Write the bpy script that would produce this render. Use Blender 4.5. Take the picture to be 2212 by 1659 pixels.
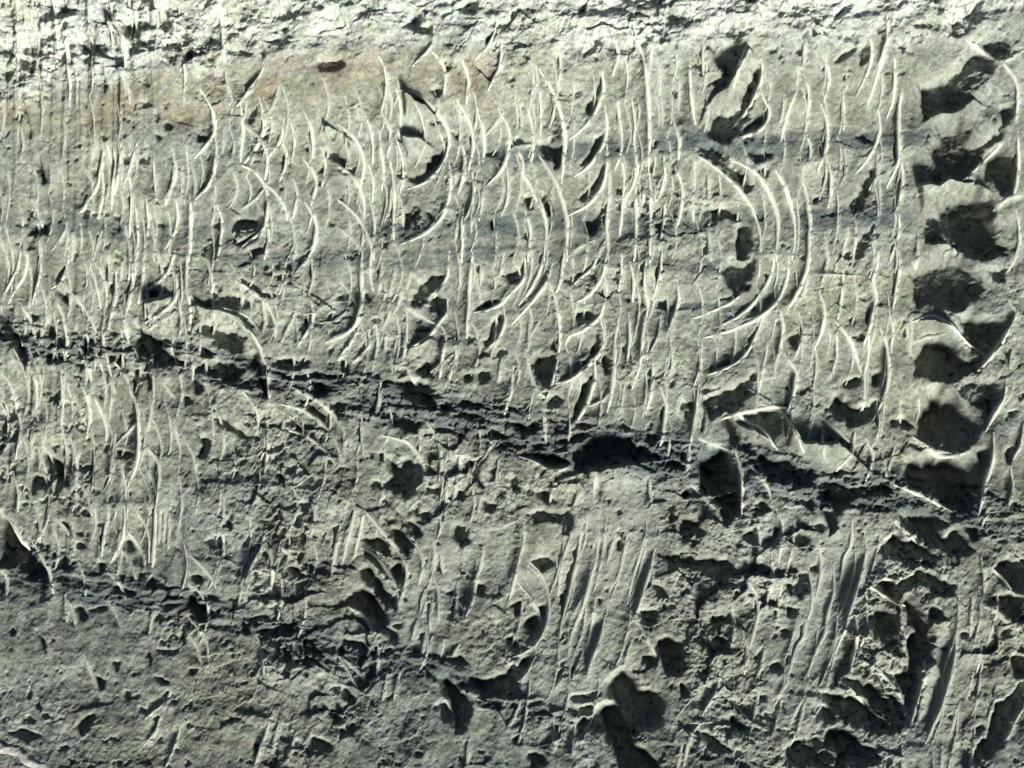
import bpy, math
import numpy as np
from mathutils import Vector, Matrix

scene = bpy.context.scene
C = scene.collection
for o in list(bpy.data.objects):
    bpy.data.objects.remove(o, do_unlink=True)

# ---------------------------------------------------------------- camera, sky, sun, exposure
S = 0.0012                      # metres of rock per survey unit
DIST = 6.5                      # camera to rock
TILT = math.radians(25)         # the rock face lies back at this slope
Uax = Vector((1, 0, 0))
Vax = Vector((0, math.cos(TILT), math.sin(TILT)))
Nax = Vector((0, -math.sin(TILT), math.cos(TILT)))
BASE = Vector((0, 0, 1.2))
FRAME = Matrix(((Uax.x, Vax.x, Nax.x, BASE.x), (Uax.y, Vax.y, Nax.y, BASE.y), (Uax.z, Vax.z, Nax.z, BASE.z), (0, 0, 0, 1)))
cam = bpy.data.objects.new('camera', bpy.data.cameras.new('camera'))
C.objects.link(cam)
cam.matrix_world = Matrix.Translation(BASE + Nax * DIST) @ FRAME.to_3x3().to_4x4()
cam.data.sensor_width = 36
cam.data.lens = 36 * DIST / (2500 * S)
cam.data.clip_start, cam.data.clip_end = 0.1, 400
scene.camera = cam

LU, LV = 0.40, -0.917           # in-plane direction towards the sun (right, up)
GRAZE = math.radians(28)        # height of the sun over the rock plane
n_ = math.hypot(LU, LV); LU, LV = LU / n_, LV / n_
to_sun = Uax * (LU * math.cos(GRAZE)) + Vax * (LV * math.cos(GRAZE)) + Nax * math.sin(GRAZE)
sun = bpy.data.objects.new('sun', bpy.data.lights.new('sun', 'SUN'))
C.objects.link(sun)
sun.rotation_euler = to_sun.to_track_quat('Z', 'Y').to_euler()
sun.data.energy = 5.0
sun.data.angle = math.radians(14.0)
sun.data.color = (1.0, 0.995, 0.94)
world = bpy.data.worlds.new('World'); scene.world = world
world.use_nodes = True
wn = world.node_tree.nodes; wn.clear()
sky = wn.new('ShaderNodeTexSky'); sky.sky_type = 'NISHITA'; sky.sun_disc = False
sky.sun_elevation = math.asin(to_sun.z)
sky.sun_rotation = math.atan2(to_sun.x, to_sun.y)
sky.ozone_density = 0.3; sky.dust_density = 0.6; sky.air_density = 0.3
bg = wn.new('ShaderNodeBackground'); bg.inputs[1].default_value = 0.07
wo = wn.new('ShaderNodeOutputWorld')
world.node_tree.links.new(sky.outputs[0], bg.inputs[0]); world.node_tree.links.new(bg.outputs[0], wo.inputs[0])
scene.view_settings.view_transform = 'Standard'; scene.view_settings.look = 'None'
scene.view_settings.exposure = 0.95; scene.view_settings.gamma = 1.0
scene.view_settings.use_curve_mapping = False

# ---- survey of the rock face: traced in photo tiles (origin x, y; 0.37975 photo px per unit) ----
TILE = {'A0': (0, 0), 'A1': (830, 0), 'A2': (1660, 0), 'B0': (0, 620), 'B1': (830, 620), 'B2': (1660, 620),
        'C0': (0, 1245), 'C1': (830, 1245), 'C2': (1660, 1245)}
LINES = {
'A0': """1290,580 1350,680 1380,790 1375,860 1330,930 1260,1000;1385,880 1390,1000 1370,1120 1330,1210 1270,1270
660,970 650,1080 620,1190 570,1290 510,1370;655,1100 660,1230 640,1330 630,1390;690,940 715,1080 720,1200 715,1330
730,970 740,1080 720,1250;780,930 775,1050 740,1230;830,1130 845,1250 840,1380 825,1530;880,930 850,1040 800,1190
985,1050 1000,1170 1005,1270;1120,1010 1125,1120 1090,1230 1060,1300;1170,1080 1165,1250;1230,1080 1250,1180 1250,1290
1370,1260 1380,1350 1360,1420;940,1280 950,1400 945,1500;975,1450 990,1560 985,1659;1130,1300 1140,1400 1120,1490 1060,1590
1220,1290 1225,1450 1215,1659;1400,1340 1425,1430 1415,1560 1400,1659;1545,690 1555,850 1545,1020
1670,640 1690,740 1700,830 1670,900 1630,970 1580,1030;1680,890 1715,990 1715,1080 1700,1140;1560,800 1620,840 1680,890
1820,780 1810,870 1770,950 1730,1000;1810,910 1840,990 1830,1080 1800,1150;1870,780 1890,880 1890,960 1880,1030
1960,730 2000,830 2010,920 2005,1000;1960,1030 2010,1110 2025,1200 2000,1300;2060,950 2085,1040 2085,1110 2070,1180
1550,1060 1620,1090 1680,1150 1710,1220 1725,1310 1710,1400 1690,1470 1630,1530 1550,1590;1700,1190 1760,1230 1820,1310 1840,1400
1560,1330 1640,1270 1690,1220;1890,1170 1910,1240 1900,1310 1880,1390;1965,1310 2020,1400 2030,1480 2010,1580 1970,1659
1720,1440 1725,1550 1700,1650;1880,1480 1895,1580 1890,1650;1690,430 1660,500 1600,590 1520,680;1790,560 1770,640 1740,710
470,1510 460,1659;250,1530 265,1659;420,1490 380,1560 350,1600;550,1090 590,1170;1640,1290 1690,1370;800,1460 825,1560 830,1659
870,1340 885,1480 885,1640;650,1500 620,1580 600,1659;1430,860 1430,960;410,200 430,350 440,500 440,660
690,60 760,170 800,300 800,420;780,470 820,570 830,650;1035,0 1030,110;860,0 870,150;1400,0 1430,200 1440,380;1450,450 1470,600
210,1280 250,1380 265,1450;100,180 130,330;200,0 190,120""",
'A1': """380,580 480,600 590,680 670,780 700,870 690,960 660,1040 610,1110 540,1170 450,1205
700,1050 710,1180 690,1310 640,1410 560,1490 480,1530 400,1560;0,810 60,850 110,920 145,1010 145,1100 130,1180
0,1070 60,1110 110,1180 145,1290 150,1390;0,1290 60,1340 130,1430 180,1530 210,1620 215,1659;250,370 290,450 300,560 270,690
300,540 325,650 320,750;360,570 385,680 380,850;160,740 195,840 210,940 205,1030;270,720 315,820 320,920 305,990;95,660 115,750
250,860 265,1000 275,1130 265,1200;365,910 400,1020 405,1130 385,1220;320,1040 340,1180 345,1330 340,1520;385,1280 400,1430
180,1060 210,1170 205,1280;190,1290 215,1400 215,1530;330,1220 320,1320 290,1400;750,640 775,760;775,680 830,780 855,880 850,980 830,1080
880,720 915,820 925,930 920,1020;780,940 800,1030 790,1130 760,1230;850,1110 860,1220 840,1330 800,1410
1040,740 1080,830 1085,930 1065,1030 1020,1110 960,1170;1040,730 1000,790 950,850;1155,660 1165,760 1160,840
1075,1080 1085,1180 1075,1280 1040,1370;1130,950 1165,1010 1175,1080 1170,1110 1220,1190 1260,1280
1290,460 1350,560 1400,680 1435,800 1445,900 1440,1020 1425,1160;1290,1010 1350,1100 1400,1200 1440,1320 1460,1450 1455,1659
1285,590 1295,720 1280,900;1245,470 1240,580 1215,680;1410,330 1415,450 1400,570;1685,460 1695,560 1670,650 1620,750 1560,820 1490,880
1705,690 1715,800 1700,910 1650,1000 1590,1070 1520,1120;1715,950 1720,1060 1700,1160 1650,1250 1580,1320 1490,1370
1730,1170 1730,1300 1720,1450 1725,1659;1750,250 1785,340 1760,460;1870,200 1940,340 1970,480 1985,760 1990,900 1985,1100
1990,1120 2000,1300 1995,1659;1790,640 1800,760 1810,880 1800,990 1775,1080;1815,1060 1830,1180 1820,1350 1800,1500
1880,650 1900,780 1890,910;1895,920 1905,1080 1885,1190 1840,1270;1905,1200 1905,1400 1895,1659;2060,420 2050,590;2010,260 1990,420
2065,640 2070,800;2080,1010 2090,1120 2060,1240 2010,1310;1970,1180 1945,1300;2090,1290 2085,1440 2050,1580;2150,780 2180,900 2175,1010
2160,1090 2200,1210 2190,1350 2160,1470;2180,520 2180,700;1210,700 1240,840 1240,960 1230,1030;1090,960 1140,940 1250,920 1260,880
1600,0 1580,90 1530,170;1040,290 1030,420 960,570;1010,110 1000,200 950,300 880,370;790,400 825,520 815,650
600,190 600,260 570,320 480,410;590,330 650,400 680,500 670,590;925,1190 915,1300 895,1400;855,1300 850,1470;790,1340 785,1659
760,1400 745,1520;1200,1380 1225,1480 1210,1659;1290,1290 1325,1450 1315,1659;1480,1640 1550,1580 1620,1550;1700,1560 1650,1659
0,1470 60,1510 130,1600""",
'A2': """510,370 530,440 515,540 470,650 410,740 350,810;440,270 400,380 360,490 340,560;530,610 575,700 560,780 500,840 370,890
670,620 660,700 640,790;740,600 690,730 650,890;800,280 800,420;755,450 755,530;800,500 830,600 825,720;930,370 955,470 950,560 930,640
910,680 945,770 950,900 930,1000 890,1080;810,850 840,950 830,1060;940,1020 970,1130 970,1240 955,1320;1050,590 1060,700 1055,820
1060,980 1060,1100 1040,1170;1230,240 1240,340 1210,470 1150,600;1335,100 1340,230 1300,380 1260,520 1215,650;1375,370 1385,500 1370,650 1340,740
1280,710 1290,820 1260,930 1200,1020 1130,1110;1430,590 1405,760 1410,880 1400,1040 1340,1190;1270,1000 1270,1120 1230,1200
1280,1150 1290,1280 1285,1360;1420,1060 1430,1160 1410,1290 1385,1370;1410,1400 1405,1500 1360,1659;790,1170 820,1290 835,1430 830,1659
600,1090 660,1180 710,1300 740,1440 735,1570 720,1659;120,1010 220,1070 340,1170 440,1290 500,1420 520,1560 510,1740
340,1030 470,1100 550,1200 610,1320 630,1450 620,1659;90,1040 90,1200;60,380 70,600 95,780;150,280 150,460;70,1250 90,1400
190,1460 195,1659;185,1140 190,1280;930,1530 950,1659;1075,1480 1040,1659;2090,420 2150,500 2175,600 2165,750
2170,870 2180,1000 2170,1140 2150,1250;2165,1370 2185,1480 2180,1580 2150,1659;1860,250 1960,310 2040,390;2060,385 2110,380 2200,330
2040,1340 2100,1280 2212,1250;1870,1130 1960,1040 2040,960 2100,880;1530,1500 1530,1659""",
'B0': """130,0 110,90 70,170 30,250;180,0 150,130 100,220 60,300;265,0 260,120 230,240 210,310;345,260 385,350 415,440 430,540 430,640
440,0 430,100 390,180 350,210;410,170 450,260;470,260 530,330 580,410 610,490;590,120 625,220 640,330;600,40 650,130 680,230 680,330
690,0 700,100 690,200;740,120 740,240 720,360 700,470;830,0 850,120 840,250 810,380;770,350 800,450 815,560;920,50 915,170 890,300
1110,0 1090,80 1030,160 950,220;1130,150 1130,250 1090,330 1020,390 950,430;930,300 1010,295 1060,270;1150,310 1165,430 1155,520
960,480 1040,430 1110,380;1200,0 1200,200 1220,330 1215,470;1310,0 1350,90 1370,190 1360,240;1390,340 1480,365 1570,390 1620,440 1650,490
1540,440 1620,520 1670,600 1690,680 1720,720;1520,170 1620,240 1690,300 1740,370 1770,450 1765,520;1690,320 1700,420 1690,490
1990,0 1970,40 1910,110;2000,40 2010,140 1990,230;1840,140 1800,240;1990,270 2010,370 1990,470 1940,550 1920,580;1890,390 1850,470 1810,550
1900,430 1920,580;2080,440 2150,430 2212,380;2110,560 2212,510;0,750 50,820 90,920 100,1010;0,960 40,1050;140,330 190,430 225,540
260,430 270,560;190,720 225,810 235,930 225,1020;510,610 550,700 580,790 590,880
740,710 800,780 830,870 870,950 890,1030 890,1150 885,1300 830,1470 800,1540;610,940 650,1030 675,1130 670,1190;470,910 510,1010 550,1100
390,780 400,900 390,1080;510,820 560,930 570,1050 550,1170;700,810 730,880;960,930 970,1000 950,1120;1050,830 1110,910
430,1150 470,1240 490,1330 490,1450;245,1260 280,1360 310,1440;730,1180 720,1300 700,1450;740,1290 780,1390 805,1480 810,1580
950,1250 1010,1330 1025,1430 1010,1600;930,1370 990,1470 1010,1560;910,1530 960,1640;85,1420 120,1520 120,1640;190,1520 240,1640
520,1470 570,1570 590,1659;890,1080 820,1140 750,1220;70,1150 30,1250 0,1300;210,1130 200,1300;110,1000 130,1150 100,1300
1570,900 1640,990 1655,1080 1650,1150;1820,970 1930,1000 2040,1070 2120,1150 2170,1250 2190,1340;1900,870 2000,920 2100,990 2180,1090 2212,1150
1710,1060 1720,1200 1700,1400;1820,1080 1810,1180;1830,1210 1860,1300;1110,1090 1140,1200;1860,1140 1990,1190 2090,1270 2150,1340
1180,1180 1240,1290 1260,1390;1720,700 1730,950;660,430 665,640;770,50 770,150""",
'B1': """0,170 60,250 110,330;140,0 135,150 140,300 110,430 60,490 0,530;200,0 190,130 205,220;265,80 250,230;350,90 320,250;445,140 430,210
310,310 310,390 270,470;390,220 380,290 350,360;700,0 690,110 660,190 610,260;770,50 775,190;850,0 830,200 825,350 815,520
430,345 500,380 600,440;690,310 690,370 640,440 560,540 480,590 430,610;650,460 680,530 660,620 640,780;740,560 745,660 720,740 680,840
710,660 600,750;1050,0 1040,90 1010,160;1190,50 1180,150 1120,230 1040,310 950,360 870,375;1310,0 1280,120 1230,220 1160,310
1360,80 1320,190 1240,300 1120,430;1440,0 1420,150 1380,260;1360,220 1390,320 1410,450 1415,560 1400,660;1050,350 1060,430 1020,540 960,600
870,150 900,290;910,80 905,180;1270,450 1240,500;1220,440 1210,600;1720,0 1700,100 1650,200 1580,280 1520,310;1665,0 1620,90 1510,190
1700,150 1710,250 1680,380 1620,450 1540,500 1470,530 1450,570;1680,440 1695,530 1680,620 1620,690 1540,760 1470,810 1400,830
1400,690 1370,810 1340,900 1320,930;1200,680 1230,800 1280,890 1320,930;1520,310 1510,380;1810,0 1810,130 1790,250;1870,70 1890,170 1885,290
1970,0 1960,200 1980,330 1950,480 1930,700 1880,860;2070,0 2060,130 2030,230 2010,280;2170,190 2180,290 2150,400 2110,500
2060,420 2050,520 1980,660;1790,440 1770,550 1760,700 1750,850 1720,1000;1860,400 1865,560 1850,680;2120,570 2140,680 2120,760
2010,720 2005,880 1970,1010;2070,880 2100,980 2080,1120 2060,1230;1830,850 1800,1000;1730,900 1690,940 1620,970;2190,920 2170,1010
1640,690 1640,800 1590,950 1530,1060;1040,690 1020,800;1110,740 1100,860 1060,1020;1310,1030 1320,1190;230,480 235,590 210,740
185,500 180,600 90,690;110,490 60,580 0,670;290,510 290,600;370,510 350,630;430,400 420,560 400,710;320,660 335,760;260,840 250,950 230,1030
440,740 480,830;570,1100 630,1200 650,1330 640,1440;290,1170 420,1200 480,1260 530,1350 550,1480;970,1160 970,1220 940,1290 900,1340
1170,1310 1260,1340 1330,1380 1400,1390 1470,1370;1380,1480 1460,1450 1540,1420;5,1090 30,1180 30,1250;135,1100 150,1270;690,1440 680,1659
770,1280 775,1480;750,1440 730,1600;900,1570 890,1659;1020,1340 1010,1450;1370,1490 1350,1600;1640,1430 1630,1560;1530,1450 1540,1520 1500,1640
1990,1460 2000,1600""",
'B2': """600,0 600,80 560,200 480,310 380,400 260,460;390,265 300,330 200,370 90,410;700,0 690,150 640,280 560,370 430,450 160,540;820,0 810,100 770,220 700,340
540,390 510,480 470,570 420,650 350,710 200,770;815,150 800,230 760,310;950,0 940,80 910,190;640,370 660,470 640,620 610,710
770,400 795,490 770,590 740,650;900,260 930,370 910,500 870,600;870,610 885,720 860,850 850,880;1050,110 1045,250 1020,400
1270,0 1260,90 1240,160 1260,280 1240,400 1210,520 1190,580;1410,0 1410,100 1390,250 1375,340;1345,350 1370,480 1360,620
1290,480 1335,590 1350,720 1330,880 1290,990;1220,530 1220,650 1200,750 1195,880 1190,990;1010,440 1090,540 1140,660 1170,750
1010,520 1015,640 990,740;980,760 960,800;680,660 740,740 750,800 730,900 700,1000 670,1040;1490,420 1490,600;1460,430 1485,630
140,590 130,740 90,850;120,850 110,1000 70,1180;560,590 530,740 510,870;280,1060 380,1020 500,1000 600,980 670,990;380,1030 440,1090 540,1150 620,1250
680,1040 740,1150 780,1260;850,1000 830,1170;910,1150 915,1290;920,1060 1000,1130 1080,1200;1130,1140 1100,1270 1020,1380;1210,1210 1245,1300 1200,1440
1390,1250 1360,1350 1330,1440;1310,1280 1330,1400;1280,960 1290,1080 1270,1180;2130,320 2160,380 2120,490 2040,620 1940,740;2170,0 2110,110
2100,830 2090,930 2030,1040 1980,1130;1520,1190 1600,1250 1680,1300 1780,1300 1850,1280;2020,1170 2020,1330 1970,1470 1930,1659
2210,1110 2190,1220 2150,1310;2130,1390 2140,1500 2110,1620;1520,560 1610,530 1700,510;1510,430 1640,400 1760,480 1850,560 1960,640
1545,900 1550,1010 1520,1100;1520,0 1520,80;1380,1480 1480,1520 1580,1560 1680,1620 1740,1650
360,1280 390,1390 400,1500 400,1659;470,1380 550,1480 590,1580;2140,640 2130,720;1420,960 1425,1080;130,1190 240,1230 320,1260
90,1500 150,1560 230,1640;60,1250 40,1400""",
'C0': """240,0 260,90 255,190;80,30 130,180 160,250;30,20 90,100 130,200;330,0 300,90 260,150;210,200 270,300 320,400 340,520
380,70 440,150 480,240;800,0 800,100 770,220 710,330;690,50 670,160 650,300;880,20 930,100 955,200 955,330;820,150 880,220 920,310 930,380
780,260 830,320 870,430;1000,0 990,180 980,360;1030,0 1020,200;1060,0 1050,200;1090,40 1080,230;1700,150 1680,250 1630,340 1590,440
1720,230 1750,320 1755,410 1740,500;1800,220 1780,320 1760,370;1820,250 1890,320 1950,400;2180,110 2150,280 2130,420;1220,480 1280,520 1310,570
1240,310 1310,370 1370,450 1390,510;1220,700 1290,780 1330,870 1340,960;1200,780 1260,870 1290,970;700,590 740,660 780,750
420,560 430,700;440,590 470,640 490,740;980,660 960,800;550,950 590,1060 630,1160 650,1210;1150,1420 1120,1520 1070,1640
1030,1340 1000,1420 930,1500;1100,1150 1060,1240 950,1330;1720,1390 1680,1520 1640,1640;1790,1390 1750,1530;1900,1450 1850,1600
0,380 40,440 40,570;690,390 760,470 800,560;510,350 540,430 550,530;1890,870 1890,980;1650,820 1690,930 1700,1040""",
'C1': """150,20 120,150 90,290;90,20 50,180 20,310;110,240 200,290 280,370 340,460 370,540 380,630
170,20 250,110 330,200 390,280 430,370 425,460 390,570;470,190 510,260 530,350 510,470;590,190 605,270 590,380;650,280 660,390
920,260 900,360 870,480 850,590 810,680;1180,100 1180,200 1150,330 1120,450 1090,590;750,500 750,600 735,700;760,590 810,650
540,530 520,640;600,440 630,540 635,690;590,600 580,760;490,730 470,810;550,800 530,910;1160,490 1220,560 1270,650 1310,750
1210,330 1290,420 1330,530 1345,640 1330,740 1280,840 1200,910 1110,950;1480,180 1450,270 1420,390;1390,320 1410,420 1400,540
1550,110 1530,300 1490,480 1450,640 1420,770 1400,900;1660,150 1640,320 1600,480 1560,620 1490,800 1470,920;1760,180 1720,330
1640,560 1620,740 1590,900;1840,200 1790,420 1740,500;1960,170 1930,300 1880,450 1850,600;2020,270 1990,400 1950,540 1900,670
1700,700 1670,830 1620,960 1590,1060;1870,850 1830,980;1560,920 1500,1080;1440,1040 1390,1140;1250,960 1200,1050 1160,1090
1880,690 1940,760 2030,940;660,850 650,930;760,880 730,930;590,830 570,890;250,900 240,1080;310,1060 280,1200;380,1060 350,1200
0,960 60,1060 110,1140;20,960 90,1010 150,1080;70,640 150,690 220,790;1150,1260 1110,1360 1080,1400;1510,1390 1500,1560;1370,1380 1380,1520
830,1490 820,1640;2200,1500 2170,1659""",
'C2': """490,80 515,170 510,330;630,10 660,90 650,210 640,330;590,290 600,420 570,560 555,610;450,470 500,560 510,660 480,780 450,880
340,650 350,760 330,880;650,500 640,650 625,720;840,400 860,500 850,640 810,740 800,820 760,890 720,1000 690,1100;900,230 915,350 910,450 880,550
1000,400 1000,520 960,670 940,790 890,900 850,1000 830,1070;1110,90 1100,230 1070,300 1060,380 1040,480
1180,120 1200,250 1180,380 1140,520 1100,650 1070,760 1020,880 980,1010 940,1160;1130,700 1140,850 1120,960 1100,1070;410,800 430,900 420,1040
550,900 530,1000 500,1080;250,1060 240,1160 190,1240 150,1310;690,1120 650,1180 600,1290;800,1210 760,1270 720,1360;910,1270 870,1330
1150,960 1240,1010 1320,1080 1390,1150 1440,1230;1030,1110 1100,1160 1190,1260;1780,800 1770,950 1740,1100 1700,1250 1640,1380 1590,1490
1880,580 1870,700 1870,800;1940,320 1960,420 1960,520;1970,10 1950,90;1880,1080 1850,1200;1940,900 1920,1030;1780,1300 1740,1450
1330,200 1380,110;1390,80 1470,150 1530,210;1250,420 1370,450 1490,420;1220,490 1320,560 1440,620;1950,610 2040,660 2110,730
2020,390 2090,460 2150,540;2212,1290 2150,1380 2100,1480;380,1290 440,1360 540,1410;1430,1530 1435,1659;1690,1540 1680,1640;120,1390 60,1480 20,1659
1590,1000 1560,1150 1520,1300 1480,1420"""}
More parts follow.
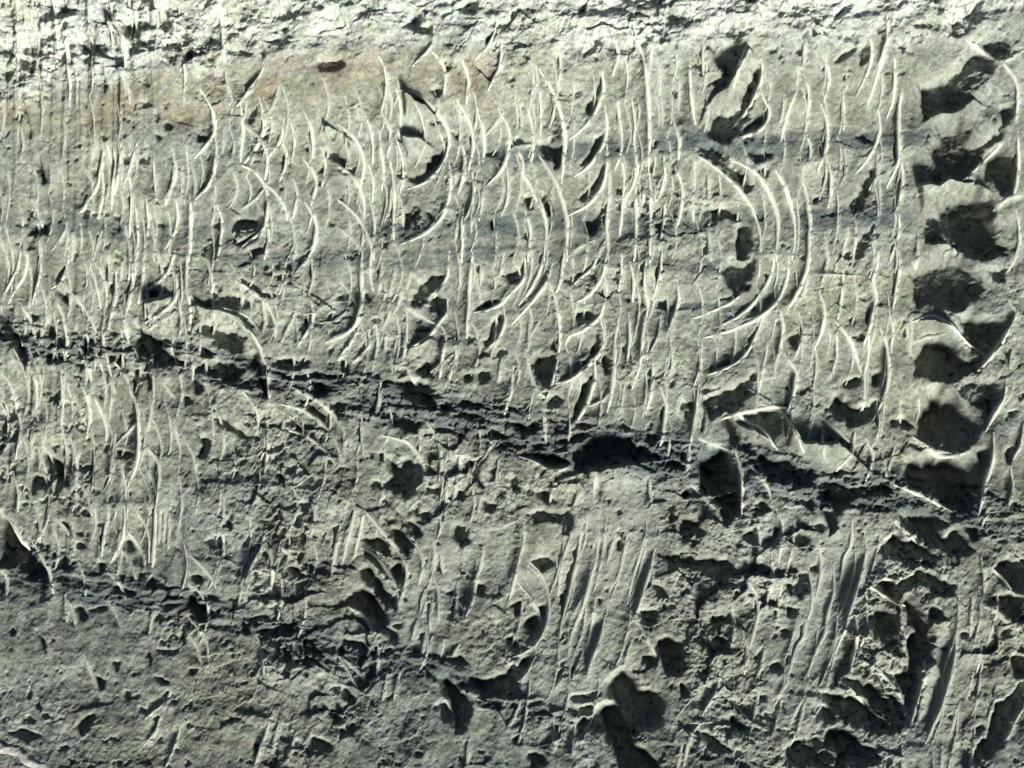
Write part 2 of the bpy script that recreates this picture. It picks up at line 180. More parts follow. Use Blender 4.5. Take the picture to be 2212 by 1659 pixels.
DARK = {
'A0': """0,250 60,300 90,360 60,390 0,340;0,440 80,460 60,520 0,500;110,370 240,380 210,430 200,490 150,440;780,140 830,130 860,200 800,230
1060,280 1180,270 1170,320 1070,320;1080,340 1150,340 1120,420 1080,390;1510,170 1600,160 1570,200 1520,200;1690,250 1800,245 1790,270 1700,270
1460,310 1560,320 1640,350 1540,355 1460,340;2030,400 2130,370 2212,390 2212,430 2060,450;990,850 1040,880 1010,890;1240,820 1280,870 1340,880 1330,910 1270,900
1490,1450 1560,1400 1650,1410 1640,1450 1570,1480 1500,1480;1490,1510 1530,1560 1640,1500 1680,1470 1640,1540 1560,1590 1500,1570
1570,1610 1680,1580 1690,1600 1600,1659;2080,980 2160,960 2212,1010 2212,1060 2130,1020;630,420 660,560 680,600 690,540 650,430
480,250 560,310 600,390 550,330;250,1010 300,1160 280,1180 240,1080;130,560 200,870 190,900 150,700;45,70 100,200 80,220;290,900 390,960 370,950
1300,600 1370,730 1350,720 1290,610;1580,750 1650,680 1640,740 1600,790;200,1450 300,1440 320,1500 200,1500;2000,0 2090,0 2060,60 2010,40;1790,170 1850,160 1830,210""",
'A1': """400,170 480,90 530,80 530,140 600,150 580,210 440,190;750,60 830,0 910,10 860,80 800,90;1750,-40 2090,-40 2060,30 1950,40 1850,20
1660,190 1670,250 1640,310 1570,370 1560,350 1620,290;2110,80 2212,70 2212,130 2130,140;940,250 1000,180 1010,150 1000,220 950,300
660,400 720,400 720,450 680,460;560,570 640,550 660,590 640,620;1580,700 1640,620 1670,480 1690,520 1660,650 1610,730
410,1090 470,1120 540,1100 560,1030 600,1040 590,990 640,1000 660,920 690,900 680,980 640,1060 590,1120 510,1165 450,1160;570,780 640,770 600,800
620,880 690,870 680,900;930,960 1010,960 1000,990 940,990;1290,920 1340,900 1420,930 1430,1000 1380,1060 1330,1010
1650,890 1690,870 1690,930 1640,1010 1560,1060 1540,1050 1610,980;1700,1030 1690,1110 1640,1220 1560,1290 1540,1280 1640,1170
1570,1420 1640,1400 1700,1290 1700,1350 1650,1480 1610,1500 1570,1460;1180,1270 1250,1270 1240,1350 1200,1330
1300,1250 1330,1250 1380,1390 1340,1400 1310,1340;400,1350 500,1310 520,1340 450,1430 410,1450;950,1410 1000,1410 980,1480;550,1340 610,1400 580,1420
2000,900 2040,905 2030,940 1995,930;700,830 760,880 740,890""",
'A2': """150,860 250,740 320,770 385,690 430,600 462,530 485,470 512,410 538,440 512,600 438,745 358,838 300,930 210,925
120,950 220,940 320,1000 380,1090 440,1170 470,1190 440,1250 380,1190 300,1110 200,1040 110,990;180,290 330,290 380,330 330,450 260,540 180,540 270,480 250,400
440,980 580,980 580,1010 490,1040 450,1020;530,1080 580,1090 570,1140 540,1130;400,840 540,740 510,790 420,840;200,1350 300,1340 400,1380 390,1410 300,1400 230,1430
380,1460 430,1450 460,1530 470,1659 380,1659 360,1600;1560,570 1640,540 1740,520 1800,460 1900,370 1960,330 2050,400 2000,500 1930,550 1850,600 1800,660 1760,700 1600,750 1560,680
1870,240 1960,250 2120,240 2110,330 2060,380 1990,340;1480,150 1640,120 1780,130 1850,90 1920,0 1960,0 1930,130 1870,210 1800,240 1700,200 1550,180
1640,960 1700,900 1720,860 1850,820 1880,830 1860,910 1890,950 1950,930 2040,850 2090,790 2060,880 1990,950 1920,1060 1850,1130 1760,1140 1600,1150 1700,1090 1660,1060
2000,1060 2060,1000 2140,980 2150,1150 2130,1240 2080,1250 2010,1170 1950,1140
1570,1390 1690,1380 1760,1310 1850,1290 2000,1290 2030,1330 2010,1480 2050,1560 2120,1640 1950,1659 1800,1630 1700,1500 1600,1430
2080,700 2140,680 2150,750 2090,820;1080,1310 1140,1250 1200,1150 1250,1060 1255,1130 1210,1260 1150,1340 1090,1340
1110,1659 1160,1540 1230,1460 1250,1440 1220,1540 1160,1659;970,140 1060,30 1110,0 1110,40 1040,100;1160,310 1220,250 1230,330 1200,400 1160,420
1000,400 1050,330 1150,290 1130,330 1050,380;830,190 990,190 930,225 850,220;1120,880 1180,850 1250,900 1170,910;850,1280 920,1260 860,1310""",
'B0': """330,200 400,250 450,290 440,320 380,270;450,290 540,360 530,380;0,380 60,440 110,540 170,600 180,660 150,740 100,640 60,540 0,460
160,390 240,390 220,430 180,420;280,430 340,460 340,530 300,510;280,640 450,650 420,690 310,690;490,580 590,600 600,640 530,630;680,650 800,650 790,690 700,690
480,700 540,710 520,740;880,470 940,500 1010,570 1060,610 1150,680 1220,690 1180,720 1080,710 980,700 930,740 980,850 970,890 930,830 910,720 880,600 860,550
1250,490 1370,460 1420,500 1540,530 1570,520 1530,610 1550,630 1470,620 1400,580 1330,530;1270,590 1330,610 1400,650 1320,640 1270,620
1260,700 1350,710 1480,700 1560,720 1540,780 1480,830 1400,810 1330,780 1270,740;1590,700 1640,620 1670,680 1680,800 1720,880 1720,930 1690,900 1650,800
1410,270 1540,270 1630,320 1570,350 1500,330 1420,330;1510,150 1560,150 1650,200 1690,250 1790,260 1740,280 1650,260 1560,190
1740,690 1830,680 1990,690 1990,720 1890,750 1790,730;1740,740 1850,780 2030,770 2080,770 2212,770 2212,790 2080,790 1950,810 1850,810
1980,850 2030,810 2090,830 2080,890 2040,900;2120,950 2212,960 2212,1040 2150,1020;1200,770 1280,830 1310,850 1300,890 1260,900;1340,840 1390,950 1370,940
1340,1040 1440,1070 1540,1130 1600,1210 1590,1210 1520,1160 1400,1100;1170,890 1240,950 1180,980;1540,1340 1590,1270 1580,1340
1240,1100 1290,1180 1360,1200 1320,1320 1270,1300 1300,1240;840,790 880,850 880,910 860,900;270,1260 330,1330 400,1350 440,1450 440,1500 370,1460 310,1390
230,1420 300,1440 320,1460 300,1500 210,1500;730,1265 860,1290 780,1310 740,1300;1900,920 2000,970 2100,1060 2080,1080 2000,1030
1770,1400 1830,1430 1830,1500;1920,1600 2000,1600 1980,1659 1930,1640;1490,1390 1540,1390 1500,1440;0,960 20,950 60,1040 40,1040
1800,20 1860,150 1870,200 1840,130;2150,280 2200,250 2190,300""",
'B1': """440,310 490,260 530,180 580,130 640,160 610,230 560,310 510,340 460,330;560,290 610,270 680,290 670,370 640,400 580,370;470,480 590,480 590,500 500,500
1030,130 1100,120 1150,100 1190,0 1190,80 1150,170 1110,190 1080,160;870,350 940,310 1030,290 960,340 900,355
910,550 950,550 970,460 1030,380 1040,400 1020,500 970,570 940,600;1210,690 1290,670 1380,650 1390,720 1360,810 1320,860 1270,810 1240,740
1360,600 1380,520 1390,640;1510,390 1600,370 1640,390 1600,440 1530,420;1610,620 1640,560 1660,470 1670,560 1650,640 1620,660;1540,720 1600,650 1580,710
1680,680 1720,650 1750,700 1750,760 1700,760;1330,950 1390,910 1440,930 1380,990 1340,990;1500,1030 1550,880 1610,790 1640,770 1600,900 1540,1020 1500,1070
350,740 430,740 420,790 370,800;470,750 560,700 600,720 590,790 520,790;0,690 60,710 50,770 0,770;790,780 850,770 850,810 800,815;880,770 960,760 980,800 900,830
360,830 450,820 560,870 600,900 620,970 540,960 460,970 420,900;640,970 700,990 690,1030 650,1010;270,1010 340,1010 440,1040 500,1100 490,1150 410,1110 330,1080
740,960 800,940 890,970 890,1010 830,1010 780,980;730,1030 850,1020 920,1050 800,1060;970,1120 1050,1150 1090,1170 1010,1190 970,1170
1090,1090 1160,1080 1280,1110 1260,1160 1160,1170;1330,1060 1480,1090 1520,1130 1400,1110;1520,1090 1620,1090 1620,1120 1550,1130
1480,1270 1560,1280 1620,1200 1700,1180 1790,1200 1850,1180 1920,1230 2050,1270 2050,1320 1900,1350 1790,1340 1650,1340 1590,1370 1550,1420 1510,1390 1490,1320
1410,1200 1520,1170 1640,1130 1780,1150 1800,1170 1650,1170 1550,1200 1430,1230;1220,1210 1310,1220 1310,1250 1240,1250;1960,1150 2040,1160 2030,1200 1970,1190
2060,1340 2150,1330 2212,1370 2150,1370;1250,1300 1400,1310 1480,1340 1420,1360 1330,1360 1270,1330
240,1280 290,1290 330,1340 370,1380 450,1340 470,1370 520,1350 530,1410 480,1480 440,1560 380,1540 320,1500 210,1490 200,1460 300,1470 340,1420 300,1350
820,1340 880,1330 930,1300 960,1220 950,1300 890,1370 900,1450 930,1500 900,1500 850,1420;1240,1540 1330,1530 1380,1590 1330,1600
1090,1460 1130,1430 1150,1490 1120,1530;760,1520 800,1540 800,1590 760,1570;910,1570 960,1600 1010,1620 980,1659 930,1640;540,1500 650,1510 640,1540 560,1530
2020,120 2050,50 2060,110 2030,190;1830,280 1870,280 1860,310;2050,300 2110,290 2110,330 2050,340;1470,150 1510,140 1500,180;1900,310 1960,320 1930,330
1790,610 1830,590 1830,640;130,250 180,250 190,300 160,280""",
'B2': """1520,240 1560,140 1640,90 1770,70 1880,90 1960,160 1960,230 1870,280 1830,350 1760,370 1680,330 1590,310 1530,360 1510,310;1970,90 2050,120 2090,100 2090,180 2030,170
1880,430 2000,460 2100,450 2110,490 2050,580 1970,650 1900,600 1820,560 1870,500;1540,690 1640,600 1720,600 1790,640 1820,690 1900,700 1960,650 1940,730 1880,830 1760,820 1640,800 1530,760
1540,1100 1620,1030 1680,980 1720,960 1740,1020 1760,970 1800,960 1830,1050 1930,1120 1930,1190 1860,1270 1760,1290 1650,1260 1540,1170
1820,860 1950,820 2060,800 2040,930 1960,990 1880,960;1480,1220 1540,1230 1530,1260
180,920 280,880 400,830 480,760 490,800 440,900 380,980 300,1040 220,1060 160,1000 140,940;130,860 300,845 250,900 150,900;150,1010 170,990 150,1130 130,1150
400,1040 520,1040 600,1020 660,1020 640,1130 600,1170 540,1130 450,1080;250,1080 310,1060 390,1160 390,1220 340,1220 320,1160
240,90 330,60 420,80 480,0 480,140 430,220 360,260 290,290 210,330 330,230 280,150;910,980 1010,960 1040,890 1090,960 1170,990 1240,960 1280,980 1260,1020 1200,1080 1100,1110 1010,1050
1060,830 1150,790 1180,800 1170,840 1090,860;1250,790 1320,770 1290,840 1250,840;1360,1080 1410,1060 1520,1110 1440,1120 1370,1110
510,1300 600,1330 740,1340 810,1380 930,1400 1040,1410 1060,1450 960,1470 870,1450 700,1470 560,1450 530,1380
880,1500 960,1480 1030,1500 1200,1490 1360,1500 1350,1540 1200,1560 1090,1600 1020,1659 920,1659 900,1580
150,1360 240,1290 320,1290 350,1400 390,1500 390,1690 290,1690 230,1640 190,1560 120,1500;680,540 750,510 760,570 700,580
200,740 300,700 400,680 470,590 450,640 380,700 280,740;1470,1400 1530,1380 1700,1400 1880,1400 1870,1500 1900,1600 1850,1659 1770,1640 1640,1560 1500,1490
1930,1280 2000,1260 1990,1340 1960,1380;2090,1280 2150,1230 2140,1290 2100,1340;2110,1010 2180,1000 2130,1050;480,1600 550,1590 580,1659 480,1659
1200,420 1230,340 1240,400 1210,450;1100,530 1180,500 1200,560""",
'C0': """0,30 60,100 110,190 190,280 270,360 330,430 310,460 230,430 140,400 80,350 0,350;390,60 440,80 460,190 430,150;490,210 540,215 540,245 490,240
1310,200 1440,170 1450,220 1360,260;1100,210 1150,250 1160,270;790,200 840,210 870,270 820,260;620,340 680,340 690,390 650,400;710,490 800,510 880,530 860,550 740,530
1040,480 1110,500 1080,540;1200,560 1290,610 1380,680 1330,720 1260,680 1200,630;1010,610 1160,600 1080,640;1170,730 1200,740 1180,840 1150,830
1640,770 1780,760 1900,720 1890,750 1800,790 1770,830 1700,800;710,970 770,980 750,1050 730,1010;1210,1020 1280,1020 1240,1060;570,1000 620,1080 680,1100 640,1140 600,1090
1090,1220 1150,1220 1120,1240;60,1430 150,1410 250,1450 180,1470;470,1390 540,1330 610,1310 590,1370 520,1440;1010,900 1100,900 1170,890 1070,920
980,1060 1040,1080 1100,1120 1040,1110;890,1260 960,1310 900,1300;1460,1290 1490,1340 1550,1340 1480,1360;1990,1470 2060,1470 2140,1510 2080,1540 2010,1510
2170,890 2212,850 2212,930 2180,920;2110,1150 2212,1130 2212,1190 2150,1180;2100,1290 2212,1330 2150,1370;1850,370 1920,380 1960,450 1900,420
1220,410 1290,420 1310,470 1250,450;480,620 540,630 560,690 510,700;560,640 660,620 690,640 600,655;230,760 290,840 300,930 260,830;1440,60 1500,80 1480,140
1630,1510 1680,1500 1640,1590;380,1520 440,1510 420,1540""",
'C1': """290,100 340,120 440,130 470,210 430,270 380,250 330,190;1200,20 1290,0 1480,10 1500,90 1470,180 1430,140 1400,60 1330,50 1250,80
720,110 790,90 830,120 820,200 770,240;420,70 500,110 540,160 500,180;500,30 570,20 570,80;1230,330 1320,310 1380,350 1300,400
60,580 130,530 220,590 260,650 300,730 370,790 370,840 300,790 230,720 150,680 80,620;120,380 200,400 280,500 350,580 330,620 270,600 200,520
310,380 370,340 420,380 400,460 360,440;140,180 250,190 320,260 280,300 210,240;1080,620 1170,590 1190,640 1130,680
1190,740 1250,700 1310,690 1290,800 1240,830 1200,790;1270,640 1330,620 1330,700 1300,740;1060,840 1120,820 1140,900 1090,900
820,1080 960,1100 1080,1050 1160,960 1250,930 1220,1010 1150,1100 1140,1180 1060,1230 970,1210 860,1170
640,1090 760,1160 850,1230 830,1330 800,1420 740,1390 700,1300 700,1230 650,1150;600,1250 660,1230 730,1330 730,1400 670,1360;690,960 770,940 830,990 750,990
190,920 240,910 220,960;860,480 930,480 920,540 880,530;680,540 730,530 720,560;330,740 400,730 380,760
1510,1390 1560,1340 1680,1320 1790,1270 1700,1210 1770,1120 1830,1080 1900,1090 1920,1190 2060,1180 2090,1270 2060,1370 1910,1440 1880,1530 1990,1570 2080,1700 1800,1700 1740,1540 1660,1420 1580,1390
1470,1200 1550,1180 1640,1230 1560,1240;1540,1270 1620,1260 1680,1310 1580,1310;2030,870 2100,830 2212,850 2212,1050 2120,1040 2060,990;1950,930 2020,950 2020,1000 1930,990
1930,660 2040,650 2030,740 1960,750;2090,310 2212,290 2212,360 2140,370;1770,130 1830,140 1810,180;1780,200 1810,200 1800,270 1775,250
2010,480 2080,500 2110,560 2040,540;1110,1470 1170,1450 1160,1510;1200,1560 1300,1560 1330,1620 1230,1659;1360,1360 1420,1420 1400,1460 1370,1420
0,830 100,840 180,900 80,890;20,1130 110,1220 80,1250 0,1200;0,1400 60,1430 0,1460;480,1550 540,1560 500,1580;1660,570 1690,580 1670,620""",
'C2': """0,60 120,100 180,140 100,190 0,170;250,0 330,0 300,120 270,80;930,0 1020,0 1000,90 960,140;0,270 120,300 230,330 310,330 390,430 370,520 280,520 200,430 100,380 0,350
390,160 480,140 470,200 400,190;470,350 550,360 540,400 480,390;670,470 740,490 770,430 830,430 840,520 790,560 710,540;840,370 900,360 890,400 840,400
690,640 770,640 750,680 700,690;600,650 650,650 630,690;760,130 850,170 860,260 780,250 740,180;860,100 930,90 920,150
1260,270 1330,200 1400,170 1500,210 1540,190 1560,230 1650,290 1680,300 1640,360 1500,370 1350,310
1410,50 1680,60 1720,80 1690,130 1700,200 1800,140 1900,250 1850,300 1740,280 1680,230 1550,210 1460,130
1280,480 1440,460 1540,400 1640,420 1760,490 1770,550 1700,570 1610,520 1560,470 1470,530 1420,570 1330,520;1820,100 1910,110 1920,190 1870,190
1210,690 1290,690 1400,670 1420,760 1440,850 1480,960 1400,930 1300,850 1260,760
1470,600 1560,640 1600,760 1640,820 1610,950 1560,1100 1530,1230 1460,1280 1440,1200 1380,1090 1500,1060 1500,960 1480,860 1550,800 1470,720
1030,1090 1090,1080 1200,1140 1250,1130 1280,1080 1280,1160 1340,1220 1440,1260 1460,1370 1430,1440 1320,1370 1220,1280 1160,1200
890,1190 1000,1210 1080,1230 1170,1270 1220,1290 1330,1390 1420,1450 1340,1420 1220,1420 1080,1390 970,1290;870,1330 930,1270 980,1290 1010,1380 920,1370
800,1490 930,1480 1060,1440 1170,1500 1220,1540 1300,1580 1250,1640 1100,1659 1000,1659 1040,1590 950,1550 860,1540
680,1570 790,1510 900,1560 1010,1600 960,1659 800,1659 690,1600;1610,640 1680,650 1670,720 1620,710;1690,890 1750,890 1740,920;1790,790 1860,790 1850,830
2010,560 2140,560 2212,580 2212,720 2130,720 2060,650;2010,370 2100,350 2212,330 2212,540 2140,530 2090,470;2080,770 2140,750 2120,820 2060,810
2050,1280 2150,1170 2212,1100 2212,1280 2130,1370 2070,1480 2000,1560 1900,1600 1880,1580 1990,1450;2130,950 2212,930 2212,1080 2140,1080;1880,1420 1960,1380 1930,1450
470,960 520,920 500,980;580,1000 650,980 670,1040 600,1040;640,790 700,780 720,810 660,830;0,1110 60,1180 50,1210 0,1200;130,1430 260,1480 330,1560 250,1560 160,1500
330,1330 430,1400 400,1430 330,1400;190,690 290,680 300,730 200,730;480,1210 560,1200 540,1240"""}
LIT = {
'A0': "1160,420 1320,350 1340,460 1230,520;680,60 790,250 800,380 700,250;2080,800 2190,850 2212,900 2100,900",
'A1': "400,590 560,660 650,790 670,880 620,900 540,860 400,760;390,860 520,890 620,960 550,1030 430,1050;0,840 70,890 110,980 60,960",
'A2': "340,480 430,290 490,360 480,560 400,690 250,690 130,830 100,850 200,650;1540,780 1700,720 1880,640 1980,700 1850,800 1660,860;1540,1180 1720,1160 1900,1160 2030,1250 1850,1280 1700,1340 1560,1370;1560,1550 1700,1560 1850,1640 1650,1659",
'B0': "1260,340 1400,360 1550,400 1650,560 1680,670 1560,510 1450,450 1290,460;940,300 1110,260 1140,420 1100,520 960,500",
'B1': "440,610 590,520 630,560 590,680 440,660;880,690 940,660 990,670 960,730 900,730;1400,840 1610,710 1630,780 1560,860 1430,870;1610,1380 1900,1360 2010,1400 1950,1500 1700,1550 1590,1450",
'B2': "1530,430 1640,400 1750,480 1920,630 1800,610 1640,520;300,1070 580,1180 630,1280 450,1200;690,1080 800,1200 1040,1200 1200,1380 1300,1440 900,1380 700,1250",
'C0': "1190,500 1290,540 1290,570 1200,540",
'C1': "120,260 280,390 350,530 280,480 180,380",
'C2': "960,170 1020,110 1060,180 980,210;1230,440 1370,460 1480,435 1380,480;1550,1020 1650,980 1700,1080 1640,1240 1520,1400"}

K = 0.37975
CX, CY = 1250.0, 937.5

# ---------------------------------------------------------------- the broad shape of the face
_v = np.linspace(-1800, 1800, 1801)
_s = 0.02 + 0.00023 * np.clip(_v, -1000, 1000) + 0.0007 * np.clip(_v - 620, 0, 300) 
_h = np.concatenate([[0], np.cumsum((_s[1:] + _s[:-1]) / 2 * np.diff(_v))])
_h -= np.interp(100, _v, _h)
def macro(x, y):                 # height of the smooth face, survey units
    v = CY - y
    return np.interp(v, _v, _h) - 0.00002 * (x - CX) ** 2 * 0.6

def locate(p):                   # photo point -> point on the smooth face, along the line of sight
    p = np.asarray(p, float)
    q = p.copy()
    D = DIST / S
    for _ in range(3):
        f = 1 - macro(q[:, 0], q[:, 1]) / D
        q = np.stack([CX + (p[:, 0] - CX) * f, CY + (p[:, 1] - CY) * f], 1)
    return q

def read(table):
    out = []
    for t, txt in table.items():
        ox, oy = TILE[t]
        for ln in txt.replace('\n', ';').split(';'):
            pts = np.array([[float(a) for a in w.split(',')] for w in ln.split()])
            if len(pts) < 2: continue
            out.append(locate(pts * K + [ox, oy]))
    return out

lines, dark, lit = read(LINES), read(DARK), read(LIT)
N_TRACED = len(lines)
_r = np.random.default_rng(77)
def faint(n, x0, x1, y0, y1, lo, hi, bow, lean):
    for _ in range(n):
        L = _r.uniform(lo, hi); t = np.linspace(0, 1, 5)
        x, y = _r.uniform(x0, x1), _r.uniform(y0, y1)
        b, le = _r.uniform(*bow) * L, _r.uniform(*lean) * L
        lines.append(np.stack([x + b * np.sin(np.pi * t) + le * (t - .5), y + L * (t - .5)], 1))
def chain(x0, y0, y1, lo=70, hi=170, bow=0.13, lean=0.0):
    # the cutter came down in strokes: arcs bulging right, stacked end to end in a column
    y, x = y0, x0
    while y < y1 - 25:
        L = _r.uniform(lo, hi); t = np.linspace(0, 1, 6)
        b = L * bow * _r.uniform(.5, 1.3); le = L * (lean + _r.uniform(-.06, .05))
        if _r.random() < 0.86:
            lines.append(np.stack([x + b * np.sin(np.pi * t) + le * t, y + L * t], 1))
        x += le + _r.uniform(-6, 6) + (x0 + lean * (y + L - y0) - x - le) * .5
        y += L * _r.uniform(0.88, 1.02)
for cx_ in np.arange(-10, 520, 33):
    chain(cx_ + _r.uniform(-9, 9), _r.uniform(250, 420), 830, 80, 210, .09)
    chain(cx_ + _r.uniform(-9, 9), 850, _r.uniform(1150, 1430), 80, 200, .12, .05)
for cx_ in (560, 600, 648, 690, 742, 790, 842, 868, 922, 968, 1012, 1060, 1105, 1150, 1200, 1252):
    chain(cx_, _r.uniform(170, 260), _r.uniform(800, 940), 70, 170, .14)
for cx_ in (1300, 1345, 1395, 1442, 1478, 1520, 1558, 1592, 1640):
    chain(cx_, _r.uniform(120, 220), _r.uniform(900, 1060), 70, 180, .10, -.02)
for cx_ in (1715, 1765, 1815, 1865, 1905, 1950, 2000, 2050, 2092, 2140, 2185):
    chain(cx_, _r.uniform(100, 200), _r.uniform(950, 1130), 80, 180, .09, -.03)
for cx_ in (560, 640, 735, 800, 880, 950, 1020, 1090, 1165):
    chain(cx_, _r.uniform(960, 1120), _r.uniform(1380, 1650), 70, 150, .12, -.12)
for cx_ in (1240, 1290, 1340, 1390, 1440, 1490):
    chain(cx_ + 90, _r.uniform(1240, 1320), _r.uniform(1600, 1720), 120, 230, .07, -.22)
for cx_ in (1850, 1900, 1950, 2000, 2060):
    chain(cx_ + 90, _r.uniform(1250, 1330), _r.uniform(1650, 1790), 120, 240, .08, -.22)
for cx_ in (2290, 2340, 2390):
    chain(cx_ + 50, _r.uniform(1350, 1450), 1860, 120, 240, .06, -.18)
for cx_ in (20, 60, 110, 150, 190, 235, 280, 330, 390, 450):
    chain(cx_, -30, _r.uniform(120, 300), 90, 200, .05)
for p in list(lines[:N_TRACED]):
    if False and p[0, 1] > 1250 and np.ptp(p[:, 1]) > 120:
        for dx in (13, -14):
            m = p[len(p) // 2 - 1] * .5
            k_ = _r.uniform(.55, .8); c_ = p.mean(0)
            lines.append(c_ + (p - c_) * k_ + [dx + _r.uniform(-3, 3), _r.uniform(-30, 30)])


# ---------------------------------------------------------------- grid
STEP = 2.15
core_x = np.arange(-30, 2531, STEP); core_y = np.arange(-30, 1906, STEP)
def skirt(n):                    # growing steps outside the frame
    return np.cumsum(np.linspace(STEP * 1.1, STEP * 7, n))
sk = skirt(60)
gx = np.concatenate([core_x[0] - sk[::-1], core_x, core_x[-1] + sk])
gy = np.concatenate([core_y[0] - sk[::-1], core_y, core_y[-1] + sk])
NX, NY = len(gx), len(gy)
X, Y = np.meshgrid(gx, gy)

rng = np.random.default_rng(7)
def vnoise(x, y, wl, seed, wly=None):
    wly = wly or wl
    r = np.random.default_rng(seed)
    u, v = (x + 2000) / wl, (y + 2000) / wly
    nx, ny = int(u.max()) + 3, int(v.max()) + 3
    L = r.uniform(-1, 1, (ny, nx))
    iu, iv = np.floor(u).astype(int), np.floor(v).astype(int)
    fu, fv = u - iu, v - iv
    fu = fu * fu * fu * (fu * (fu * 6 - 15) + 10); fv = fv * fv * fv * (fv * (fv * 6 - 15) + 10)
    a = L[iv, iu] * (1 - fu) + L[iv, iu + 1] * fu
    b = L[iv + 1, iu] * (1 - fu) + L[iv + 1, iu + 1] * fu
    return a * (1 - fv) + b * fv
def fbm(x, y, wl, seed, octs=4, gain=0.5, asp=1.0):
    s, a, t = 0, 1, 0
    for k in range(octs):
        s = s + a * vnoise(x + 0.4 * k * y, y - 0.4 * k * x * (asp == 1.0), wl / 2 ** k * asp, seed + k, wl / 2 ** k); t += a; a *= gain
    return s / t * 1.5
def facets(x, y, cell, seed, asp=1.0, tilt=0.6, jump=0.3):
    """broken-rock relief: each random cell is a tilted flat chip; returns height and distance to the cell border"""
    r = np.random.default_rng(seed)
    u, v = (x + 3000) / (cell * asp), (y + 3000) / cell
    nx, ny = int(u.max()) + 4, int(v.max()) + 4
    jx, jy = r.uniform(0.05, 0.95, (ny, nx)), r.uniform(0.05, 0.95, (ny, nx))
    ta, tb, tc = r.normal(0, tilt, (ny, nx)), r.normal(0, tilt, (ny, nx)), r.uniform(-.5, .5, (ny, nx)) * jump
    iu, iv = np.floor(u).astype(int), np.floor(v).astype(int)
    d1 = np.full(x.shape, 9.0); d2 = np.full(x.shape, 9.0); h = np.zeros(x.shape)
    for dj in (-1, 0, 1):
        for di in (-1, 0, 1):
            cu, cv = iu + di, iv + dj
            px, py = cu + jx[cv, cu] - u, cv + jy[cv, cu] - v
            d = np.sqrt(px * px + py * py)
            hh = (-px * ta[cv, cu] - py * tb[cv, cu]) + tc[cv, cu]
            n = d < d1
            d2 = np.where(n, d1, np.minimum(d2, d)); h = np.where(n, hh, h); d1 = np.where(n, d, d1)
    return h * cell, d2 - d1
def smooth(e0, e1, x):
    t = np.clip((x - e0) / (e1 - e0), 0, 1); return t * t * (3 - 2 * t)
def blur(a, n):
    for _ in range(n):
        a = (np.roll(a, 1, 0) + 2 * a + np.roll(a, -1, 0)) / 4
        a = (np.roll(a, 1, 1) + 2 * a + np.roll(a, -1, 1)) / 4
    return a

# where the rock is rubbly, ledged, smooth
def strip_y(pts):                # polyline y(x)
    p = np.array(pts, float); return np.interp(X, p[:, 0], p[:, 1])
wob = fbm(X, Y, 160, 11) * 26
top_y = strip_y([(-900, 215), (0, 215), (250, 225), (420, 200), (640, 165), (830, 150), (1100, 150), (1500, 150), (1660, 130), (2100, 110), (2500, 60), (3400, 60)])
top = 1 - smooth(-85, 60, Y - top_y + wob * 1.3 + fbm(X, Y, 45, 19, 2) * 22)
seam_c = strip_y([(-900, 800), (0, 805), (200, 850), (340, 845), (480, 890), (650, 930), (900, 975), (1100, 1015), (1300, 1060), (1500, 1090), (1660, 1110), (1900, 1165), (2100, 1200), (2300, 1230), (2500, 1270), (3400, 1400)])
seam_line = lambda x: np.interp(x, [0, 340, 650, 1100, 1660, 2100, 2500], [805, 845, 930, 1015, 1110, 1200, 1270])
seam_w = np.interp(X, [0, 400, 800, 1300, 1900, 2500], [40, 50, 50, 62, 54, 46])
seam = 1 - smooth(0.7, 1.25, np.abs(Y - seam_c + wob * 0.7) / seam_w)
seam2_c = strip_y([(-900, 1330), (0, 1375), (150, 1405), (350, 1450), (480, 1490), (650, 1525), (850, 1585), (1000, 1620), (1150, 1665), (1300, 1720), (1600, 1800), (3400, 2300)])
seam2_w = np.interp(X, [0, 300, 480, 650, 850, 1150, 1500], [54, 46, 40, 36, 42, 40, 10])
seam2 = 1 - smooth(0.6, 1.3, np.abs(Y - seam2_c + wob * 0.8) / seam2_w)
def band(cy, w, x0, x1, k=0.5):
    c = strip_y(cy)
    return (1 - smooth(0.6, 1.3, np.abs(Y - c + wob * k) / w)) * smooth(x0 - 60, x0 + 60, X + wob * 3) * (1 - smooth(x1 - 60, x1 + 60, X + wob * 3))
band1 = band([(1100, 392), (1500, 375), (1800, 350), (2250, 342)], 26, 1140, 2260)
band2 = np.maximum(band([(0, 555), (400, 560), (1000, 575), (1300, 555), (1700, 540), (2200, 525)], 24, 960, 2200), band([(0, 552), (500, 560)], 26, -300, 520))
band3 = band([(800, 640), (1200, 625), (1700, 645)], 18, 560, 1750)
band4 = band([(1000, 735), (1700, 742)], 9, 1450, 1760)
crumb = np.clip(smooth(250, 620, X) * smooth(-60, 120, Y - seam_c + wob) * 0.85 + smooth(1300, 1750, X + wob * 4) * smooth(20, 160, Y - seam_c + wob), 0, 1.2)
patchy = np.clip(0.55 + 1.1 * fbm(X, Y, 170, 17, 2), 0.12, 1.15)
rough_patch = np.clip(0.18 + 0.55 * fbm(X, Y, 120, 18, 3), 0.04, 0.6)
crumb = np.maximum(np.maximum(crumb * patchy, rough_patch * (1 - 0.6 * smooth(620, 200, X))), 0.36 * patchy * smooth(1300, 1600, Y))
def capsule(ax, ay, bx, by, hw):
    t = np.clip(((X - ax) * (bx - ax) + (Y - ay) * (by - ay)) / ((bx - ax) ** 2 + (by - ay) ** 2), 0, 1)
    return 1 - smooth(0.75, 1.15, (np.hypot(X - ax - t * (bx - ax), Y - ay - t * (by - ay)) + wob * .8) / hw)
